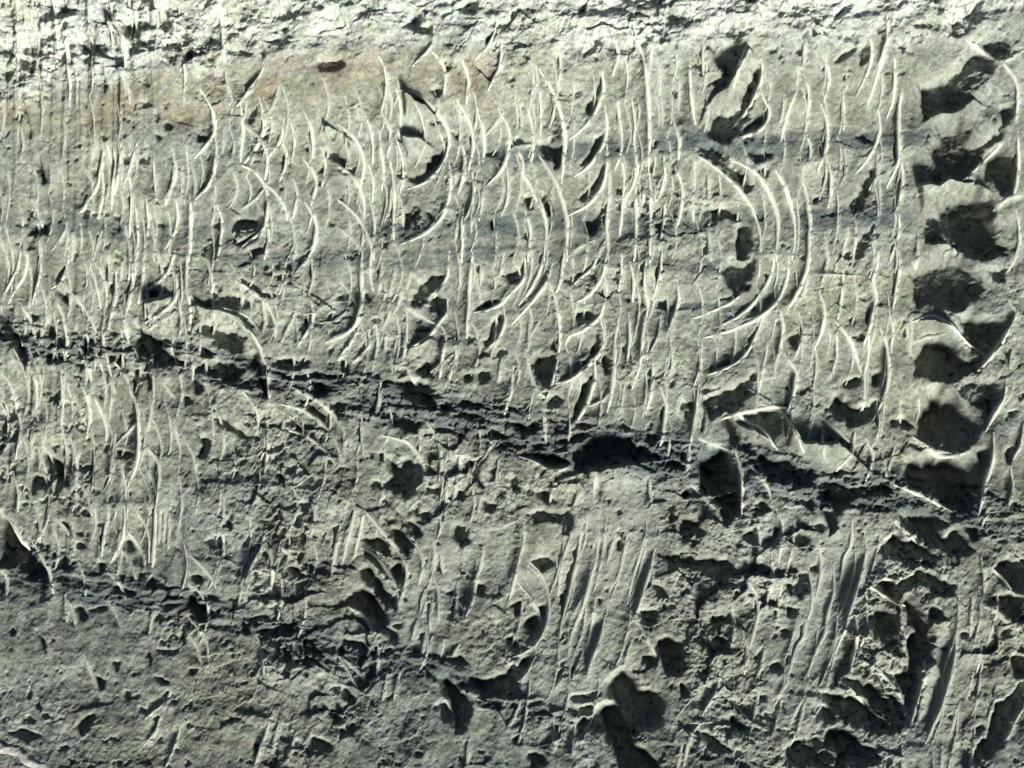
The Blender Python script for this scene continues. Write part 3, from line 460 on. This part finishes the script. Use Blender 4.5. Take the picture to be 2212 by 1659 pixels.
bundle = np.maximum.reduce([capsule(1490, 1290, 1400, 1640, 125), capsule(2065, 1310, 1930, 1740, 78), capsule(2330, 1560, 2260, 1850, 60), capsule(1080, 1330, 1010, 1500, 80)])
crumb = crumb * (1 - 0.72 * bundle)
streak = (1 - smooth(260, 620, X + wob * 2)) * (1 - smooth(1350, 1550, Y))

# ---------------------------------------------------------------- relief
H = np.zeros_like(X)
H += fbm(X, Y, 420, 21, 2) * 9
med = fbm(X, Y, 120, 31, 3) * 5
H += med * (0.7 + 0.6 * crumb)
f1, e1 = facets(X + wob * .4, Y + fbm(X, Y, 60, 33) * 8, 58, 41, 1.3, 0.24, 0.06)
f2, e2 = facets(X + fbm(X, Y, 30, 34) * 6, Y + fbm(X, Y, 30, 35) * 6, 22, 43, 1.25, 0.30, 0.2)
f3, e3 = facets(X + fbm(X, Y, 14, 37) * 3, Y + fbm(X, Y, 14, 38) * 3, 9.5, 45, 1.2, 0.40, 0.3)
f0, e0_ = facets(X + fbm(X, Y, 80, 46) * 16, Y + fbm(X, Y, 80, 47) * 16, 105, 48, 1.15, 0.30, 0.07)
H += f0 * 0.42 * np.clip(crumb - 0.22, 0, 1)
H += f1 * (0.60 * np.clip(crumb - 0.12, 0, 1) + 0.22 * top)
H += f2 * (0.05 + 0.20 * crumb + 0.5 * seam + 0.4 * seam2)
H += f3 * (0.10 + 0.18 * crumb + 0.3 * seam + 0.15 * top)
# ledges: broken in long flat slabs where the bedding shows
l1, le1 = facets(X + fbm(X, Y, 60, 49) * 14, Y + wob * .8 + fbm(X, Y, 40, 50) * 8, 46, 51, 2.0, 0.36, 0.2)
l2, le2 = facets(X + fbm(X, Y, 25, 58) * 8, Y + fbm(X, Y, 30, 52) * 8, 17, 53, 2.0, 0.5, 0.35)
led = np.clip(top + 0.65 * seam + 0.5 * seam2 + 0.25 * (band1 + band2 + band3), 0, 1)
H += (l1 * 0.24 + l2 * 0.28) * led + fbm(X, Y, 24, 57, 3, 0.6, asp=3.0) * 6 * led + (fbm(X, Y, 75, 59, 2) * 17 + fbm(X, Y, 34, 60, 2) * 5) * top
flaky = np.clip(seam + 0.8 * seam2, 0, 1)
H += (vnoise(X + wob, Y - 0.12 * X + wob * .6, 110, 55, 11) * 4.5 + vnoise(X, Y - 0.12 * X + wob * .5, 60, 56, 6) * 2.0) * flaky
# bedding grooves in the main cut bed
H += -2.5 * band4 * np.clip(0.6 + fbm(X, Y, 60, 67, 2), 0, 1.2)
# tall, narrow pick streaks at the left
st = vnoise(X + 0.05 * Y, Y, 9, 61, 210) * 1.6 + vnoise(X, Y, 22, 62, 320) * 3.2
stg = np.clip(vnoise(X + 0.03 * Y, Y, 16, 63, 150) - 0.35, 0, 1) * 9
H += (st - stg) * streak * (1 + 1.6 * smooth(330, 180, Y))
# shallow vertical combing over the cut bed
H += vnoise(X + 0.06 * Y, Y, 26, 65, 190) * 2.0 * (1 - crumb * 0.6)
# grit
H += fbm(X, Y, 52, 73, 2) * 3.2 + fbm(X, Y, 10, 71, 2) * (0.95 + 0.9 * crumb + 0.4 * top) + rng.normal(0, 0.2, X.shape)
H *= 0.88
tg = math.tan(GRAZE)

def inside(poly, x, y):
    c = np.zeros(x.shape, bool)
    n = len(poly)
    for i in range(n):
        x1, y1 = poly[i]; x2, y2 = poly[(i + 1) % n]
        if y1 == y2: continue
        t = ((y1 > y) != (y2 > y)) & (x < (x2 - x1) * (y - y1) / (y2 - y1) + x1)
        c ^= t
    return c
def window(pts, pad):
    x0, y0 = pts.min(0) - pad; x1, y1 = pts.max(0) + pad
    i0, i1 = np.searchsorted(gx, [x0, x1]); j0, j1 = np.searchsorted(gy, [y0, y1])
    return slice(max(j0, 0), min(j1 + 1, NY)), slice(max(i0, 0), min(i1 + 1, NX))
def run_len(M, jj, ii, flip=False):
    """how far one walks inside mask M towards the sun (down and right), per vertex"""
    d = np.zeros_like(M); ys, xs = gy[jj], gx[ii]
    k = LU / -LV
    for r in range(len(ys) - 2, -1, -1):
        dy = ys[r + 1] - ys[r]
        nxt = np.interp(xs + k * dy, xs, d[r + 1])
        d[r] = M[r] * (nxt + dy * math.hypot(1, k))
    return d
wx = fbm(X, Y, 46, 81, 3) * 9; wy = fbm(X, Y, 46, 85, 3) * 9
wx2 = fbm(X, Y, 17, 88, 3, 0.6) * 7; wy2 = fbm(X, Y, 17, 89, 3, 0.6) * 7

# facets that catch the light
ids = np.zeros(X.shape, np.int32)
for n, p in enumerate(lit):
    w = window(p, 60)
    M = blur(inside(p, X[w] + wx[w] * .8, Y[w] + wy[w] * .8).astype(float), 2)
    d = run_len(M, *w)
    H[w] += d * 0.50
    ids[w][M > 0.5] = 1000 + n

# a step or scoop along every pick mark: the side turned from the light is cut lower
def dense(p, step=5.0):
    q = [p[0]]
    e = np.vstack([2 * p[0] - p[1], p, 2 * p[-1] - p[-2]])
    for i in range(1, len(e) - 2):
        a, b, c, d = e[i - 1], e[i], e[i + 1], e[i + 2]
        m = max(2, int(np.linalg.norm(c - b) / step))
        for t in np.linspace(0, 1, m + 1)[1:]:
            q.append(0.5 * ((2 * b) + (c - a) * t + (2 * a - 5 * b + 4 * c - d) * t * t + (3 * b - a - 3 * c + d) * t ** 3))
    return np.array(q)
curves = []
for p in lines:
    if len(curves) < N_TRACED:
        e0, e1 = p[0] - p[1], p[-1] - p[-2]
        p = np.vstack([p[0] + e0 / np.linalg.norm(e0) * 9, p, p[-1] + e1 / np.linalg.norm(e1) * 9])
    q = dense(p)
    L = np.linalg.norm(np.diff(q, axis=0), axis=1).sum()
    curves.append((q, L))
SC = np.zeros_like(X); SW = np.zeros_like(X); HC = np.zeros_like(X); BN = np.zeros_like(X); BP = np.zeros_like(X); gash_r = np.random.default_rng(5); DU = np.zeros_like(X)
for n, (q, L) in enumerate(curves):
    w = window(q, 125)
    x, y = X[w], Y[w]
    qs = q[::2] if len(q) > 6 else q
    chord = (q[0] + q[-1]) / 2 - q[len(q) // 2]
    tq = q[-1] - q[0]
    conv = -chord if np.linalg.norm(chord) > 0.03 * L else np.array([1.0, 0.0])
    sg = 1.0 if (-tq[1] * conv[0] + tq[0] * conv[1]) >= 0 else -1.0
    best = np.full(x.shape, 1e9); side = np.zeros(x.shape); tt = np.zeros(x.shape); nl = np.zeros(x.shape)
    for i in range(len(qs) - 1):
        a, b = qs[i], qs[i + 1]; ab = b - a; l2_ = ab @ ab + 1e-9
        t = np.clip(((x - a[0]) * ab[0] + (y - a[1]) * ab[1]) / l2_, 0, 1)
        ox, oy = x - a[0] - t * ab[0], y - a[1] - t * ab[1]
        dd = ox * ox + oy * oy
        m = dd < best
        best = np.where(m, dd, best)
        nrm = np.array([-ab[1], ab[0]]) / math.sqrt(l2_) * sg
        side = np.where(m, ox * nrm[0] + oy * nrm[1], side); tt = np.where(m, (i + t) / (len(qs) - 1), tt)
        nl = np.where(m, nrm[0] * LU - nrm[1] * LV, nl)
    d = np.sqrt(best)
    end = np.sin(np.pi * np.clip(tt, 0.03, 0.97)) ** 0.6 * smooth(0, 1, 1 - np.abs(np.abs(side) - d) / 6.0)
    fa = 1.0 if n < N_TRACED else 0.6
    # each stroke hollowed the rock on the inner side of its arc: nothing at the rim, deepest a little way in
    lam = 9 + min(L, 440) * 0.075
    u_ = d / lam * np.exp(1 - d / lam)
    prof = np.where(side < 0, -0.34 * lam * fa * u_, 0.04 * lam * fa * u_) * end
    wt = (np.exp(-d / (1.6 * lam)) * end) ** 2 * fa + 1e-6
    if n < N_TRACED and L > 55 and gash_r.random() < 0.40:
        t0 = gash_r.uniform(0.0, 0.5); t1 = t0 + gash_r.uniform(0.3, 0.55)
        gw = gash_r.uniform(7, 19) * np.sqrt(np.clip(np.sin(np.pi * np.clip((tt - t0) / (t1 - t0), 0, 1)), 0, 1)) * np.clip(nl * 2.2, 0, 1)
        gm = (side < 0) & (d < gw * (0.75 + 0.09 * (wx[w] + wx2[w]) + 0.06 * wy2[w])) & (end > 0.3)
        gm = blur(gm.astype(float), 1)
        HC[w] = np.maximum(HC[w], run_len(gm, *w) * tg * 1.05 + gm * 2.0)
    if n < N_TRACED and L > 130:
        lb = 16 + min(L, 460) * 0.10
        ub = d / lb * np.exp(1 - d / lb) * end
        BN[w] = np.where(side < 0, np.minimum(BN[w], -0.40 * lb * ub), BN[w])
        prof = prof * 0.3; wt = wt * 0.4
    SC[w] += prof * wt; SW[w] += wt
    DU[w] = np.maximum(DU[w], (1.0 if n < N_TRACED else 0.5) * end * np.exp(-(d / 7.5) ** 2))
SC /= np.maximum(SW, 0.25)
# the cutter left a column of deep scallops down the right side
scal = np.exp(-((X - 2330) / 115.0) ** 2) * smooth(40, 140, Y) * (1 - smooth(1120, 1260, Y))
H -= scal * (16 + 9 * np.cos((Y - 560) / 150 * 2 * np.pi))
H += SC + BN + 2.0 * DU
H -= HC

# small random pits: chips broken out of the face
pn = fbm(X, Y, 26, 91, 3, 0.6) + 0.25 * fbm(X, Y, 150, 95, 2)
thr = 0.87 - 0.28 * crumb - 0.30 * np.maximum(seam, seam2) - 0.20 * streak - 0.34 * top
PM = blur(smooth(0, 0.06, pn - thr), 1)
full = (slice(0, NY), slice(0, NX))
H -= np.minimum(run_len(PM, *full), 38) * tg * 1.15 + PM * 2.0

# the hollows themselves
HD = np.zeros_like(X)
for n, p in enumerate(dark):
    w = window(p, 40)
    area = 0.5 * abs(np.dot(p[:, 0], np.roll(p[:, 1], 1)) - np.dot(p[:, 1], np.roll(p[:, 0], 1)))
    thick = 2 * area / np.linalg.norm(p - np.roll(p, 1, 0), axis=1).sum()
    k_ = np.clip(thick / 22, 0.25, 1.0)
    xx, yy = X[w] + k_ * (wx[w] * .7 + wx2[w]), Y[w] + k_ * (wy[w] * .7 + wy2[w])
    M = inside(p, xx, yy).astype(float)
    M = blur(M, 1)
    d = run_len(M, *w)
    HD[w] = np.maximum(HD[w], d * tg * 1.15 + M * 7.0)
    area = 0.5 * abs(np.dot(p[:, 0], np.roll(p[:, 1], 1)) - np.dot(p[:, 1], np.roll(p[:, 0], 1)))
    if area > 700:
        ids[w][M > 0.5] = 2000 + n
HD0 = HD.copy()
for r in range(NY - 2, -1, -1):
    dy = gy[r + 1] - gy[r]
    sl = np.where((gx > 2100) & (gy[r] < 1260), 1.6, 3.0)
    for k in (LU / -LV, 0.0, 1.1):
        HD[r] = np.maximum(HD[r], np.interp(gx + k * dy, gx, HD[r + 1]) - sl * dy * math.hypot(1, k))
HD = np.maximum(HD0, blur(HD, 6))
hol = smooth(2, 14, HD)
H -= HD * (1.12 + 0.07 * fbm(X, Y, 24, 97, 2)) - hol * (f2 * 0.42 + f3 * 0.22 + fbm(X, Y, 12, 98, 2) * 1.6)
# the drill hole
bh = locate(np.array([[1673.0, 1208.0]]))[0]
rr = np.hypot(X - bh[0], (Y - bh[1]))
H = np.where(rr < 9.5, np.minimum(H, H - 45 * smooth(9.5, 7.5, rr)), H)
ids[rr < 10] = 3000
Z = H + macro(X, Y)

# ---------------------------------------------------------------- colours of the beds, with some light and shade put in
def mix(a, b, t): return a + (b - a) * t[..., None]
G = lambda *c: np.array(c)
col = np.ones(X.shape + (3,)) * G(0.385, 0.40, 0.348)
mot = fbm(X, Y, 70, 101, 4, 0.6)
col = mix(col, np.ones_like(col) * G(0.25, 0.258, 0.222), np.clip(0.5 + 1.3 * mot, 0, 1) * 0.9)
tanb = (smooth(-20, 15, Y - top_y + wob * .8) * (1 - smooth(90, 160, Y - top_y + wob * 2)) * (1 - smooth(1150, 1500, X)))
tanb = np.maximum(tanb, 0.2 * smooth(1950, 2010, X) * (1 - smooth(2160, 2210, X)) * smooth(130, 170, Y) * (1 - smooth(250, 300, Y)))
col = mix(col, np.ones_like(col) * G(0.335, 0.30, 0.215), tanb * np.clip(0.65 + mot * .6, 0, 1))
col = mix(col, np.ones_like(col) * G(0.62, 0.635, 0.60), top * np.clip(0.75 + 0.4 * mot, 0, 1))
blue = np.clip(np.maximum(np.maximum(band1, band2), np.maximum(band3 * .8, band4)), 0, 1)
col = mix(col, np.ones_like(col) * G(0.128, 0.150, 0.153), blue * np.clip(0.88 + 0.5 * fbm(X, Y, 60, 111, 3), 0, 1))
sm = np.clip(np.maximum(seam, seam2 * 1.15), 0, 1)
lay = vnoise(X, Y + wob, 120, 121, 9) * 0.5 + 0.5
col = mix(col, np.ones_like(col) * G(0.118, 0.136, 0.140), sm * np.clip(0.45 + 0.65 * lay + 0.25 * mot, 0, 0.97))
# dark specks, stronger on crumbly rock
sp = fbm(X, Y, 9, 131, 2)
col = mix(col, np.ones_like(col) * G(0.17, 0.15, 0.13), np.clip((sp - 0.55) * 3.2, 0, 0.8) * np.clip(0.55 + 0.6 * crumb, 0, 1))
col *= (1 + 0.20 * fbm(X, Y, 7, 141, 2) + rng.normal(0, 0.06, X.shape))[..., None]
tint = fbm(X, Y, 13, 151, 2)
col[..., 1] *= 1 + 0.05 * tint; col[..., 0] *= 1 - 0.03 * tint; col[..., 2] *= 1 - 0.05 * tint
warm = fbm(X, Y, 210, 181, 3)
col[..., 0] *= 1 + 0.03 * warm; col[..., 2] *= 1 - 0.05 * warm
blot = fbm(X, Y, 34, 171, 3, 0.65)  # dark blotches painted in place of the shade in small pits
col = mix(col, np.ones_like(col) * G(0.14, 0.135, 0.115), np.clip((blot - 0.42) * 3.0, 0, 0.65) * np.clip(0.35 + 0.5 * crumb + 0.25 * smooth(850, 1000, Y), 0, 0.9) * (1 - .6 * bundle))
col = mix(col, np.ones_like(col) * G(0.44, 0.445, 0.40), 0.45 * bundle)  # groove bundles painted paler, for the light they catch
dust = np.clip(DU * 0.62, 0, 0.62) * np.clip(0.8 + fbm(X, Y, 20, 161, 2) * .5, 0, 1)
col = mix(col, np.ones_like(col) * G(0.76, 0.80, 0.69), dust)
col = np.clip(col * 0.55 * G(0.928, 1.0, 0.985), 0.02, 0.85)

# ---------------------------------------------------------------- materials
def rock_material(name, attr=None, colour=(0.5, 0.5, 0.42)):
    m = bpy.data.materials.new(name); m.use_nodes = True
    nt = m.node_tree; b = nt.nodes['Principled BSDF']
    b.inputs['Roughness'].default_value = 0.92
    b.inputs['Specular IOR Level'].default_value = 0.18
    tc = nt.nodes.new('ShaderNodeTexCoord')
    nz = nt.nodes.new('ShaderNodeTexNoise'); nz.inputs['Scale'].default_value = 260; nz.inputs['Detail'].default_value = 4; nz.inputs['Roughness'].default_value = 0.7
    nt.links.new(tc.outputs['Object'], nz.inputs['Vector'])
    rp = nt.nodes.new('ShaderNodeMapRange'); rp.inputs[1].default_value = 0.3; rp.inputs[2].default_value = 0.7; rp.inputs[3].default_value = 0.68; rp.inputs[4].default_value = 1.30
    nt.links.new(nz.outputs['Fac'], rp.inputs[0])
    mx = nt.nodes.new('ShaderNodeMix'); mx.data_type = 'RGBA'; mx.blend_type = 'MULTIPLY'; mx.inputs[0].default_value = 1
    if attr:
        at = nt.nodes.new('ShaderNodeAttribute'); at.attribute_name = attr
        nt.links.new(at.outputs['Color'], mx.inputs[6])
    else:
        mx.inputs[6].default_value = (*colour, 1)
    nt.links.new(rp.outputs[0], mx.inputs[7])
    nt.links.new(mx.outputs[2], b.inputs['Base Color'])
    bp = nt.nodes.new('ShaderNodeBump'); bp.inputs['Strength'].default_value = 0.35; bp.inputs['Distance'].default_value = 0.004
    nt.links.new(nz.outputs['Fac'], bp.inputs['Height']); nt.links.new(bp.outputs[0], b.inputs['Normal'])
    return m
M_rock = rock_material('cut_rock', 'bed_colour')
M_ridge = rock_material('crushed_rock_dust', None, (0.405, 0.43, 0.365))
M_dull = rock_material('darker_rock_dust', None, (0.33, 0.35, 0.295))  # darker copy of the ridge colour, for the lower ridges
M_faint = rock_material('worn_rock_dust', None, (0.31, 0.33, 0.285))
M_pale = rock_material('pale_smooth_rock', None, (0.30, 0.315, 0.295))

# ---------------------------------------------------------------- the rock face and its pieces
root = bpy.data.objects.new('rock_face', None); C.objects.link(root)
root.matrix_world = FRAME
root['label'] = 'grey machine-cut rock face covered in curved pale pick marks and dark hollows'
root['category'] = 'rock face'
P = np.stack([(X - CX) * S, (CY - Y) * S, Z * S], -1)

def grid_normals(P):
    du = np.gradient(P, axis=1); dv = np.gradient(P, axis=0)
    n = np.cross(dv, du); n /= np.linalg.norm(n, axis=-1, keepdims=True)
    n[n[..., 2] < 0] *= -1
    return n
NRM = grid_normals(P)

def patch(name, mask, label=None):
    """the piece of the surveyed surface whose quads are in mask"""
    jj, ii = np.nonzero(mask)
    if len(jj) == 0: return None
    a = jj * NX + ii
    quads = np.stack([a + NX, a + NX + 1, a + 1, a], 1)
    used, inv = np.unique(quads.ravel(), return_inverse=True)
    me = bpy.data.meshes.new(name)
    nv, nf = len(used), len(quads)
    me.vertices.add(nv); me.vertices.foreach_set('co', P.reshape(-1, 3)[used].astype(np.float32).ravel())
    me.loops.add(nf * 4); me.loops.foreach_set('vertex_index', inv.astype(np.int32))
    me.polygons.add(nf); me.polygons.foreach_set('loop_start', np.arange(0, nf * 4, 4, dtype=np.int32))
    me.polygons.foreach_set('loop_total', np.full(nf, 4, np.int32))
    me.update(calc_edges=True)
    me.polygons.foreach_set('use_smooth', np.ones(nf, bool))
    at = me.attributes.new('bed_colour', 'FLOAT_COLOR', 'POINT')
    c = np.ones((nv, 4), np.float32); c[:, :3] = col.reshape(-1, 3)[used]
    at.data.foreach_set('color', c.ravel())
    me.normals_split_custom_set_from_vertices(NRM.reshape(-1, 3)[used].astype(np.float32))
    me.materials.append(M_rock)
    o = bpy.data.objects.new(name, me); C.objects.link(o); o.parent = root
    if label: o['label'] = label
    return o

q = ids[:-1, :-1].copy()
qs_, q2_ = seam[:-1, :-1], seam2[:-1, :-1]
q[(q == 0) & (qs_ > 0.5)] = 1
q[(q == 0) & (q2_ > 0.5)] = 2
q[(q == 0) & (top[:-1, :-1] > 0.5)] = 3
q[(q == 0) & (band1[:-1, :-1] > 0.5)] = 4
q[(q == 0) & (band2[:-1, :-1] > 0.5)] = 5
q[(q == 0) & (band3[:-1, :-1] > 0.5)] = 6
below = (Y > seam_c)[:-1, :-1]
q[(q == 0) & below] = 7
patch('cut_bed', q == 0, 'main pale grey bed with the clearest curved pick marks')
patch('cut_bed', q == 7, 'lower grey bed, crumbly, below the dark shale seam')
patch('shale_seam', q == 1, 'dark blue-grey shale seam sloping down to the right')
patch('shale_seam', q == 2, 'short dark shale seam low on the left')
patch('slabby_bed', q == 3, 'pale broken slabby bed along the top')
patch('grey_band', q == 4); patch('grey_band', q == 5); patch('grey_band', q == 6)
for k in np.unique(q):
    if 1000 <= k < 2000: patch('ledge', q == k)
    elif 2000 <= k < 3000: patch('hollow', q == k)
patch('drill_hole', q == 3000, 'small round drill hole')

# ---------------------------------------------------------------- pick ridges: raised tapering ribs of crushed rock
Zb = blur(Z, 3)
def sample(A, x, y):
    fi = np.interp(x, gx, np.arange(NX)); fj = np.interp(y, gy, np.arange(NY))
    i, j = np.clip(fi.astype(int), 0, NX - 2), np.clip(fj.astype(int), 0, NY - 2)
    a, b = fi - i, fj - j
    return (A[j, i] * (1 - a) + A[j, i + 1] * a) * (1 - b) + (A[j + 1, i] * (1 - a) + A[j + 1, i + 1] * a) * b
def ridge_mesh(q, L, seed):
    r = np.random.default_rng(seed)
    n = len(q)
    t = np.linspace(0, 1, n)
    tan = np.gradient(q, axis=0); tan /= np.linalg.norm(tan, axis=1, keepdims=True) + 1e-9
    nr = np.stack([-tan[:, 1], tan[:, 0]], 1)
    q = q + nr * (np.convolve(r.normal(0, 1.0, n + 8), np.ones(9) / 9, 'valid')[:n] * 2.0)[:, None]
    w0 = (r.uniform(4.5, 6.5) if seed - 500 >= N_TRACED else r.uniform(7.0, 9.0)) * (1.15 if L > 150 else 1.0)
    taper = np.clip(np.sin(np.pi * np.clip(t * 0.96 + 0.02, 0, 1)), 0, 1) ** 0.42
    w = w0 * taper * (1 + 0.25 * np.convolve(r.normal(0, 1, n + 4), np.ones(5) / 5, 'valid')[:n]) + 0.6
    hc = np.maximum.reduce([sample(Zb, q[:, 0] + nr[:, 0] * s * w, q[:, 1] + nr[:, 1] * s * w) for s in (-.4, 0, .4)])
    k = np.ones(7) / 7
    hs = np.convolve(np.pad(hc, 3, 'edge'), k, 'valid')
    hs = np.maximum(hs, hc - 2)
    prof = [(-0.62, -99), (-0.48, 0.03), (-0.22, 0.17), (0.14, 0.19), (0.44, 0.05), (0.62, -99)]
    V = []
    for a, b in prof:
        x, y = q[:, 0] + nr[:, 0] * a * w, q[:, 1] + nr[:, 1] * a * w
        jag = r.normal(0, 0.25, n)
        z = sample(Zb, x, y) - 3.5 if b < -1 else hs + b * w * 0.95 + jag - 0.4
        if b < -1: z = np.minimum(z, hs - 3)
        V.append(np.stack([(x - CX) * S, (CY - y) * S, z * S], 1))
    V = np.array(V).transpose(1, 0, 2)
    m = len(prof)
    verts = V.reshape(-1, 3)
    F = []
    for i in range(n - 1):
        for j in range(m - 1):
            F.append((i * m + j, i * m + j + 1, (i + 1) * m + j + 1, (i + 1) * m + j))
    F.append(tuple(range(m))); F.append(tuple((n - 1) * m + j for j in range(m - 1, -1, -1)))
    return verts, F
order = sorted(range(len(curves)), key=lambda i: (i >= N_TRACED, -curves[i][1]))
rest_v, rest_f = [], []
for rank, i in enumerate(order):
    q_, L = curves[i]
    if i >= N_TRACED and np.mean(sample(HD, q_[:, 0], q_[:, 1]) > 14) > 0.2: continue      # worn away where the rock fell out
    v, f = ridge_mesh(q_, L, 500 + i)
    if rank < 295:
        me = bpy.data.meshes.new('pick_ridge'); me.from_pydata(v.tolist(), [], f); me.update()
        me.polygons.foreach_set('use_smooth', np.ones(len(me.polygons), bool))
        me.materials.append(M_dull if q_[:, 1].mean() > max(seam_line(q_[:, 0].mean()), 1420 if q_[:, 0].mean() < 450 else 0) else M_ridge)
        o = bpy.data.objects.new('pick_ridge', me); C.objects.link(o); o.parent = root
    else:
        b = len(rest_v); rest_v += v.tolist(); rest_f += [tuple(b + k for k in g) for g in f]
if rest_v:
    me = bpy.data.meshes.new('small_pick_ridges'); me.from_pydata(rest_v, [], rest_f); me.update(); me.materials.append(M_faint)
    o = bpy.data.objects.new('small_pick_ridge', me); C.objects.link(o); o.parent = root; o['kind'] = 'stuff'

# ---------------------------------------------------------------- the pale rock in the lower left corner
def pale_rock():
    xs = np.arange(-420, 250, 3.0); ys = np.arange(1760, 2200, 3.0)
    x, y = np.meshgrid(xs, ys)
    edge = np.interp(x, [-420, 0, 60, 110, 215, 250], [1768, 1800, 1820, 1838, 1880, 1905]) + fbm(x, y, 60, 301, 3) * 11 + fbm(x, y, 14, 303, 2) * 3
    d = y - edge
    z = 14 * (1 - np.exp(-np.clip(d, 0, None) / 9)) - 1 - np.clip(d, 0, None) * 0.42 + fbm(x, y, 55, 311, 3) * 5 + fbm(x, y, 13, 313, 2) * 1.6 + rng.normal(0, .3, x.shape)
    crack = np.abs(y - np.interp(x, [-420, 0, 90, 160, 250], [1780, 1843, 1868, 1890, 1930]) - fbm(x, y, 30, 321, 2) * 2)
    z -= 9 * (1 - smooth(1.5, 5.0, crack)) * (d > 6)
    zz = sample(Zb, x, y)
    zb = blur(zz, 20) + z
    ok = d > -2
    zb = np.where(ok, zb, zz - 12)
    n, m = x.shape
    co = np.stack([(x - CX) * S, (CY - y) * S, zb * S], -1).reshape(-1, 3)
    F = [(j * m + i + m, j * m + i + m + 1, j * m + i + 1, j * m + i) for j in range(n - 1) for i in range(m - 1) if ok[j, i] or ok[j + 1, i + 1] or ok[j, i + 1] or ok[j + 1, i]]
    me = bpy.data.meshes.new('boulder'); me.from_pydata(co.tolist(), [], F); me.update()
    me.polygons.foreach_set('use_smooth', np.ones(len(me.polygons), bool))
    me.materials.append(M_pale)
    o = bpy.data.objects.new('boulder', me); C.objects.link(o); o.matrix_world = FRAME
    o['label'] = 'smooth pale boulder with a dark crack, below the rock face in the corner'
    o['category'] = 'boulder'
pale_rock()
